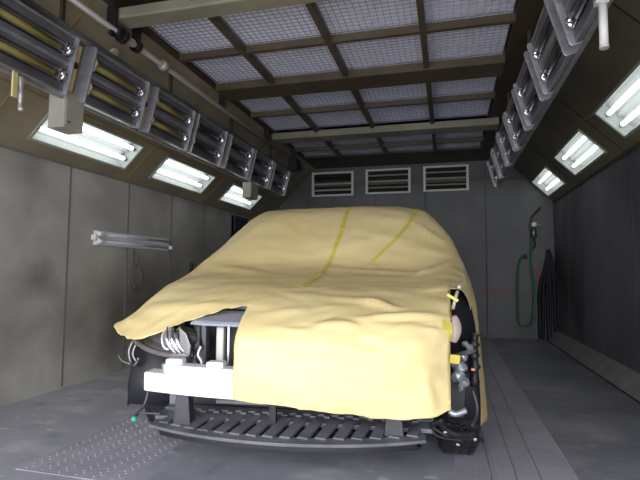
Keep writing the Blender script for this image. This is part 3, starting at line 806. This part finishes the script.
# right front: clutter behind the paper edge
bm = bmesh.new(); A = []
for k in range(9):     # upper splash panel
    z = .58+.047*k; du = .10*max(0, (k-5)/3)**1.5
    A.append([bm.verts.new((.80, .42+.03*k, z)), bm.verts.new((.86-du*.1, .44+.03*k, z)), bm.verts.new((.925-du, .50+.03*k, z)), bm.verts.new((.95-du*1.3, .60+.03*k, z))])
for a, b in zip(A, A[1:]):
    for j in range(3): bm.faces.new((a[j], a[j+1], b[j+1], b[j]))
obj('splash_panel', bm, M['liner'], car, solid=.008, smooth=True)
bm = bmesh.new(); tube(bm, smooth_pts([(.775, .28, .80), (.785, .28, .76), (.785, .27, .72), (.775, .26, .68)]), [.012+.022*math.sin(math.pi*min(1, (k+3)/22)) for k in range(19)], 12)
obj('side_marker', bm, M['pink'], car, smooth=True)
bm = bmesh.new(); lathe(bm, [(.002, -.012), (.010, -.006), (.010, .006), (.002, .012)], (.757, .25, .785), 'y', 10); obj('marker_bulb', bm, M['orange'], car, smooth=True)
bm = bmesh.new(); tube(bm, [(.785, .32, .83), (.80, .34, .875), (.815, .36, .915)], .009, 8); lathe(bm, [(.004, -.01), (.012, 0), (.004, .012)], (.825, .37, .935), 'z', 10)
obj('hinge_rod', bm, M['trim_white'], car, smooth=True)
bm = bmesh.new()
for (u, v, z, s) in ((.785, .28, .585, .05), (.81, .28, .56, .06), (.80, .26, .525, .06), (.83, .30, .60, .04), (.83, .28, .49, .045), (.81, .27, .47, .03), (.85, .36, .66, .03), (.87, .36, .64, .03)):
    bmesh.ops.create_icosphere(bm, subdivisions=2, radius=s*.55, matrix=Matrix.Translation((u, v, z)) @ Matrix.Rotation(u*9, 4, 'X') @ Matrix.Diagonal((1, .8, 1.3, 1)))
for vv in bm.verts: vv.co += Vector(noise.noise_vector(vv.co*45))*.010
obj('horn_cluster', bm, M['silver'], car, smooth=False)
bm = bmesh.new(); tube(bm, smooth_pts([(.91, .44, .70), (.90, .43, .62), (.905, .43, .54), (.90, .44, .44)]), [.018+.012*(k % 4 == 0) for k in range(19)], 10)
obj('corrugated_hose', bm, M['liner'], car, smooth=True)
bm = bmesh.new(); box(bm, (.89, .40, .53), (.018, .01, .012)); obj('amber_clip', bm, M['orange'], car)
bm = bmesh.new(); prism(bm, [(.76, .30), (.84, .30), (.86, .52), (.78, .52)], .36, .41, 'y'); obj('duct_panel', bm, M['black'], car, bevel=.006)
bm = bmesh.new(); boxx(bm, .742, .752, .2, .24, .40, .56); obj('washer_neck', bm, M['greenish'], car, bevel=.003)
bm = bmesh.new(); tube(bm, smooth_pts([(.745, .17, .415), (.75, .17, .385), (.775, .17, .375), (.82, .18, .39)]), [.008]*6+[.014]*13, 10)
obj('white_hose_stub', bm, M['silver'], car, smooth=True)
bm = bmesh.new(); random.seed(3)
for k in range(7):
    a = Vector((.70+.02*k, .20+.01*k, .33-.006*k))
    tube(bm, smooth_pts([a, a+Vector((random.uniform(-.05, .05), .02, -.03)), a+Vector((random.uniform(-.02, .10), .02, -.07)), a+Vector((random.uniform(0, .12), .03, random.uniform(-.11, -.03)))]), random.uniform(.006, .013), 8)
tube(bm, smooth_pts([(.70, .14, .36), (.73, .16, .31), (.78, .17, .285), (.86, .20, .285)]), .018, 10)
obj('wiring_harness', bm, M['black'], car, smooth=True)
bm = bmesh.new()
bm.free()
for (a, b, c, g) in ((.70, .15, .335, .5), (.725, .15, .30, -.4), (.82, .185, .287, .9), (.86, .19, .262, -.7), (.78, .16, .245, .3)):
    bm = bmesh.new(); box(bm, (a, b, c), (.016, .012, .011), Matrix.Rotation(g, 4, 'Y')); obj('connector', bm, M['alu'], car, bevel=.003)
bm = bmesh.new(); tube(bm, smooth_pts([(.88, .36, .44), (.895, .34, .38), (.89, .32, .33), (.86, .28, .29)]), .010, 8); obj('brake_hose', bm, M['black2'], car, smooth=True)
# left lower stalk with teal tip
bm = bmesh.new(); tube(bm, smooth_pts([(-.73, .26, .44), (-.735, .24, .36), (-.745, .22, .32), (-.765, .18, .285)]), .008, 8); obj('sensor_lead', bm, M['black2'], car, smooth=True)
bm = bmesh.new(); lathe(bm, [(.003, -.014), (.014, -.008), (.014, .008), (.003, .014)], (-.76, .17, .278), 'x', 12); obj('teal_plug', bm, M['teal'], car, smooth=True)
bm = bmesh.new(); tube(bm, [(-.76, .20, .30), (-.64, .20, .30)], .006, 8); obj('tray_stay', bm, M['black2'], car)

# ------------------------------------------------------------------ masking paper: control grid in car space (u, v, z)
# columns: left hem, left side, left shoulder, L1, L2, centre, R2, R1, right shoulder, right upper side, right side, right hem
ROWS = [
 [None, None, None, None, (-.20, .000, .436), (.10, -.04, .425), (.35, -.03, .408), (.58, -.02, .395), (.745, .045, .425), None, None, None],
 [None, None, None, None, (-.205, -.01, .50), (.10, -.05, .49), (.35, -.045, .48), (.59, -.02, .475), (.745, .07, .50), None, None, None],
 [None, None, None, None, (-.205, .0, .62), (.10, -.03, .62), (.35, -.03, .62), (.59, -.01, .61), (.742, .09, .63), None, None, None],
 [None, None, None, None, (-.205, .03, .735), (.10, .0, .735), (.35, .0, .735), (.60, .02, .73), (.752, .12, .74), None, None, None],
 [(-1.06, .46, .688), (-.95, .36, .652), (-.78, .24, .658), (-.47, .22, .768), (-.205, .20, .835), (.10, .12, .82), (.35, .12, .82), (.60, .14, .82), (.765, .22, .83), None, None, None],
 [(-1.065, .56, .70), (-.96, .52, .76), (-.80, .47, .82), (-.47, .42, .875), (-.2, .38, .90), (.10, .37, .905), (.35, .37, .905), (.60, .40, .905), (.79, .47, .92), (.90, .60, .87), (.955, .70, .60), (.985, .74, .16)],
 [(-1.03, .80, .62), (-.99, .76, .80), (-.85, .72, .915), (-.47, .70, .95), (-.2, .68, .96), (.10, .68, .962), (.35, .68, .96), (.60, .70, .96), (.86, .76, .975), (.97, .86, .88), (1.02, .92, .60), (1.06, .95, .15)],
 [(-1.00, 1.15, .55), (-.96, 1.12, .82), (-.87, 1.08, 1.00), (-.47, 1.08, 1.04), (-.2, 1.08, 1.04), (.10, 1.08, 1.04), (.35, 1.08, 1.04), (.62, 1.08, 1.05), (.90, 1.12, 1.075), (1.02, 1.18, .93), (1.06, 1.22, .60), (1.09, 1.25, .15)],
 [(-.98, 1.5, .5), (-.95, 1.48, .88), (-.80, 1.50, 1.20), (-.45, 1.42, 1.26), (-.2, 1.40, 1.26), (.12, 1.40, 1.265), (.38, 1.40, 1.265), (.66, 1.42, 1.27), (.93, 1.55, 1.26), (1.02, 1.58, 1.0), (1.05, 1.6, .60), (1.08, 1.6, .15)],
 [(-.98, 1.95, .4), (-.95, 1.95, .92), (-.72, 1.92, 1.42), (-.43, 1.82, 1.50), (-.18, 1.78, 1.505), (.12, 1.78, 1.51), (.40, 1.78, 1.51), (.66, 1.80, 1.50), (.86, 1.92, 1.44), (.98, 1.95, 1.05), (1.03, 1.95, .60), (1.05, 1.95, .15)],
 [(-.98, 2.4, .3), (-.95, 2.4, .95), (-.67, 2.35, 1.50), (-.42, 2.25, 1.555), (-.15, 2.2, 1.565), (.12, 2.2, 1.57), (.40, 2.2, 1.57), (.64, 2.22, 1.56), (.82, 2.3, 1.49), (.96, 2.4, 1.05), (1.0, 2.4, .60), (1.02, 2.4, .15)],
 [(-.98, 3.2, .3), (-.95, 3.2, .95), (-.66, 3.1, 1.47), (-.42, 3.1, 1.53), (-.15, 3.1, 1.545), (.12, 3.1, 1.55), (.40, 3.1, 1.545), (.62, 3.1, 1.53), (.78, 3.1, 1.45), (.95, 3.2, 1.0), (.99, 3.2, .6), (1.0, 3.2, .15)],
 [(-.95, 3.9, .3), (-.90, 3.85, .9), (-.66, 3.75, 1.15), (-.40, 3.75, 1.22), (-.15, 3.75, 1.24), (.12, 3.75, 1.24), (.40, 3.75, 1.24), (.62, 3.75, 1.22), (.78, 3.75, 1.12), (.92, 3.85, .85), (.96, 3.9, .6), (.97, 3.9, .15)],
 [(-.80, 4.15, .3), (-.75, 4.15, .6), (-.62, 4.12, .85), (-.40, 4.15, .9), (-.15, 4.15, .9), (.12, 4.15, .9), (.40, 4.15, .9), (.62, 4.15, .9), (.74, 4.12, .8), (.80, 4.15, .6), (.84, 4.15, .4), (.85, 4.15, .15)],
]
NR, NC = len(ROWS), 12
def cat(p0, p1, p2, p3, t):
    return .5*((2*p1)+(p2-p0)*t+(2*p0-5*p1+4*p2-p3)*t*t+(3*p1-p0-3*p2+p3)*t**3)
def ctrl(i, j):
    """control point, extrapolated where the sheet does not exist"""
    i = max(0, min(NR-1, i)); j = max(0, min(NC-1, j))
    c = ROWS[i][j]
    if c is not None: return Vector(c)
    if i < 4 and j < 4:
        base = Vector(ROWS[4][j]); return base + (ctrl(i, 4)-Vector(ROWS[4][4]))*.6 if j == 3 else base
    if j > 8:
        if i == 4 and False: pass
        return Vector(ROWS[5][j]) + (Vector(ROWS[i][8])-Vector(ROWS[5][8]))*.5
    return Vector(ROWS[4][j])
def surf(a, b):
    i = int(math.floor(a)); j = int(math.floor(b)); fa, fb = a-i, b-j
    if i >= NR-1: i, fa = NR-2, 1.0
    if j >= NC-1: j, fb = NC-2, 1.0
    rowv = []
    for k in range(-1, 3):
        rr = i+k
        # do not bend across the missing corners
        if j < 4 or j >= 8:
            lim = 4 if j < 4 else 5
            rr = max(rr, lim)
        rowv.append(cat(ctrl(rr, j-1 if not (j == 4 and i < 4) else 4), ctrl(rr, j), ctrl(rr, j+1), ctrl(rr, j+2 if not (j == 7 and i < 5) else 8), fb))
    return cat(*rowv, fa)
def exists(i, j):
    if i < 4: return 4 <= j < 8
    if i < 5: return j < 8
    return True
def crease(p, a, b, w, h, l=1.0):
    """ridge of height h along segment ab"""
    d = b-a; t = max(0, min(1, (p-a).dot(d)/d.length_squared)); q = (p-(a+d*t)).length
    return h*math.exp(-(q/w)**2)*math.sin(math.pi*min(1, max(0.02, t*.9+.08)))
CR = [((.15, .02, .78), (.72, .10, .70), .030, .022), ((.20, .0, .70), (.55, -.02, .60), .028, .018), ((.35, .25, .88), (.70, .10, .72), .022, .030), ((.28, .06, .80), (.52, .02, .69), .016, -.020),
      ((-.15, .0, .70), (.35, -.03, .66), .035, .014), ((.45, .05, .74), (.72, .08, .76), .014, .022), ((.50, .06, .71), (.74, .08, .69), .012, -.018),
      ((-.9, .45, .80), (-.4, .30, .83), .05, .018), ((-.95, .5, .76), (-.6, .9, .97), .05, .018), ((-1.0, .5, .72), (-.75, .32, .70), .03, .016),
      ((.1, 1.05, 1.03), (.75, .9, 1.0), .035, .016), ((.0, 1.25, 1.12), (.7, 1.55, 1.30), .04, .014), ((.6, .8, .97), (.88, 1.1, 1.07), .03, .022),
      ((.66, .9, .98), (.92, .8, .95), .025, .018), ((.70, 1.3, 1.18), (.95, 1.2, 1.05), .03, .02), ((-.7, 1.1, 1.02), (-.3, .9, 1.0), .04, .014),
      ((.62, .0, .60), (.66, .02, .40), .02, .014), ((.66, 1.6, 1.38), (.9, 1.4, 1.2), .03, .018), ((-.75, 1.25, 1.08), (-.5, 1.7, 1.42), .04, .02)]
CR += [((.30, .05, .80), (.74, .16, .80), .02, .018), ((.40, .02, .70), (.70, .04, .56), .03, .014), ((-.15, -.02, .56), (.2, -.03, .46), .03, .012), ((.1, .3, .89), (.5, .2, .85), .03, .010),
       ((.25, -.03, .55), (.30, -.04, .42), .02, .010), ((-.1, .02, .78), (.25, .0, .70), .025, .012), ((-.6, .35, .84), (-.25, .22, .84), .03, .012), ((.1, 1.5, 1.33), (.6, 1.35, 1.24), .02, .010), ((-.5, 1.3, 1.15), (.0, 1.2, 1.10), .03, .010)]
CR = [(Vector(a), Vector(b), w, h) for a, b, w, h in CR]
random.seed(21)
for k in range(46):
    if k < 22: a_, b_ = random.uniform(1.0, 5.0), random.uniform(4.2, 7.7)
    else: a_, b_ = random.uniform(4.2, 9.6), random.uniform(1.2, 8.6)
    a2, b2 = a_+random.uniform(-.9, .9), b_+random.choice((-1, 1))*random.uniform(.3, 1.1)
    if a_ < 4.2: a2, b2 = max(.4, min(4.8, a2)), max(4.1, min(7.9, b2))
    else: a2 = max(4.1, a2)
    CR.append((surf(a_, b_), surf(a2, b2), random.uniform(.010, .022), random.choice((-1, 1))*random.uniform(.004, .009)))
SUBR, SUBC = 12, 10
def paper_point(a, b, off=0.0):
    e = .02
    p = surf(a, b)
    pa = surf(min(a+e, NR-1.001), b)-surf(max(a-e, 0), b); pb = surf(a, min(b+e, NC-1.001))-surf(a, max(b-e, 0))
    n = pb.cross(pa)
    n = n.normalized() if n.length > 1e-9 else Vector((0, 0, 1))
    d = 0
    for c in CR: d += crease(p, *c)
    q = Vector((p.x*2.2, p.y*3.2, p.z*3.2))
    d += .007*noise.noise(q*1.0+Vector((3, 1, 7)))
    d += .006*abs(noise.noise(Vector((p.x*3.0+p.y*5, p.y*2-p.z*3, p.z*7))))
    d += .0035*noise.noise(q*4.5)
    return p+n*(d+off)
bm = bmesh.new(); V = {}
for i in range((NR-1)*SUBR+1):
    for j in range((NC-1)*SUBC+1):
        a, b = i/SUBR, j/SUBC
        ci, cj = min(i//SUBR, NR-2), min(j//SUBC, NC-2)
        ok = any(exists(ii, jj) for ii in ({ci, max(0, ci-1)} if i % SUBR == 0 else {ci}) for jj in ({cj, max(0, cj-1)} if j % SUBC == 0 else {cj}))
        if not ok: continue
        p = paper_point(a, b)
        # ragged hems
        if i == 0: p.z += .010*noise.noise(p*14)+.004*noise.noise(p*60)
        if a <= 4.01 and b < 4: p += Vector((0, .006, .010))*noise.noise(p*20)
        V[i, j] = bm.verts.new(p)
for i in range((NR-1)*SUBR):
    for j in range((NC-1)*SUBC):
        if not exists(i//SUBR, j//SUBC): continue
        k = [(i, j), (i, j+1), (i+1, j+1), (i+1, j)]
        if all(q in V for q in k):
            bm.faces.new([V[q] for q in k])
paper = obj('masking_paper', bm, M['paper'], None, smooth=True, solid=.0016)
paper.location = C0; paper.rotation_euler = (0, 0, YAW)
tag(paper, 'large yellow masking paper sheet draped over the car', 'masking paper')

def tape(path, w, name='masking_tape', lab=None):
    """path of (a, b) parameters on the paper"""
    bm = bmesh.new(); pts = []
    for (a0, b0), (a1, b1) in zip(path, path[1:]):
        n = 14
        for k in range(n): pts.append((a0+(a1-a0)*k/n, b0+(b1-b0)*k/n))
    pts.append(path[-1]); prev = None; W = []
    P = [paper_point(a, b, .003) for a, b in pts]
    for k, (a, b) in enumerate(pts):
        d = P[min(k+1, len(P)-1)]-P[max(k-1, 0)]
        e = .03; n = (surf(a, b+e)-surf(a, b-e)).cross(surf(a+e, b)-surf(a-e, b)).normalized()
        s = d.cross(n).normalized()*w/2
        W.append([bm.verts.new(P[k]-s), bm.verts.new(P[k]), bm.verts.new(P[k]+s)])
    for q, r in zip(W, W[1:]):
        bm.faces.new((q[0], q[1], r[1], r[0])); bm.faces.new((q[1], q[2], r[2], r[1]))
    return obj(name, bm, M['ytape'], paper, solid=.0012)
tape([(5.25, 4.72), (6.3, 4.84), (7.0, 4.92), (8.0, 5.03), (9.2, 5.15), (10.0, 5.22)], .032)
tape([(7.2, 6.05), (7.8, 6.5), (8.6, 6.98), (9.4, 7.4), (10, 7.6)], .026)
tape([(9.1, 7.25), (8.9, 7.6), (8.7, 8.0)], .018)
tape([(3.5, 7.75), (3.1, 7.75)], .05)
tape([(2.95, 7.85), (2.90, 8.0)], .05)
bm = bmesh.new(); box(bm, (.765, .12, .625), (.05, .003, .038), Matrix.Rotation(R(8), 4, 'Y') @ Matrix.Rotation(R(20), 4, 'Z')); obj('masking_tape', bm, M['ytape'], paper)
bm = bmesh.new(); box(bm, (.785, .32, .885), (.06, .003, .014), Matrix.Rotation(R(30), 4, 'Y')); obj('masking_tape', bm, M['ytape'], paper)

# car body under the paper
bm = bmesh.new(); A = []
cen = .02
def inset(c, du, dz): return Vector((cen+(c.x-cen)*du, c.y, max(.2, c.z-dz)))
for r in range(5, NR):
    row = [ctrl(r, j) for j in range(12)]; yc = row[5].y+.06
    ring = []
    for j, c in enumerate(row):
        k = .84 if j in (0, 11) else (.86 if j in (1, 10) else .90)
        uu = cen+(c.x-cen)*k
        if r < 8: uu = max(-.70, min(.70, uu))
        ring.append(bm.verts.new((uu, yc + (0 if r < NR-1 else -.12), (.24 if j in (0, 11) else c.z-.07))))
    A.append(ring)
for a, b in zip(A, A[1:]):
    for j in range(12): bm.faces.new((a[j], a[(j+1) % 12], b[(j+1) % 12], b[j]))
bm.faces.new(A[0]); bm.faces.new(A[-1][::-1])
obj('body_shell', bm, M['bodygrey'], car)

# ------------------------------------------------------------------ light
w = bpy.data.worlds.new('daylight'); sc.world = w; w.use_nodes = True
bg = w.node_tree.nodes['Background']; bg.inputs[0].default_value = (.93, .94, 1.0, 1); bg.inputs[1].default_value = 8.0
pl = bpy.data.lights.new('open_end_portal', 'AREA'); pl.shape = 'RECTANGLE'; pl.size = 4.7; pl.size_y = 2.1
po = bpy.data.objects.new('open_end_portal', pl); COL.objects.link(po); po.location = ((XL+XR)/2, YF-.02, 1.05); po.rotation_euler = (R(90), 0, 0)
pl.cycles.is_portal = True

# ------------------------------------------------------------------ camera
Mrot = Matrix(((0.96636334, 0.01007479, 0.25698326), (0.25706128, -0.0682819, -0.96397981), (0.00783541, 0.9976152, -0.06857497)))
cd = bpy.data.cameras.new('camera'); cd.sensor_fit = 'HORIZONTAL'; cd.sensor_width = 36; cd.lens = 36*480/640; cd.clip_start = .02
co = bpy.data.objects.new('camera', cd); COL.objects.link(co)
co.matrix_world = Matrix.Translation((0, 0, 1.0)) @ Mrot.to_4x4()
sc.camera = co
sc.view_settings.view_transform = 'Standard'; sc.view_settings.look = 'None'
sc.view_settings.gamma = 1; sc.view_settings.exposure = 0; sc.view_settings.use_curve_mapping = False
sc.cycles.max_bounces = 8; sc.cycles.diffuse_bounces = 5; sc.cycles.transparent_max_bounces = 8
sc.cycles.use_denoising = True; sc.cycles.sample_clamp_indirect = 6
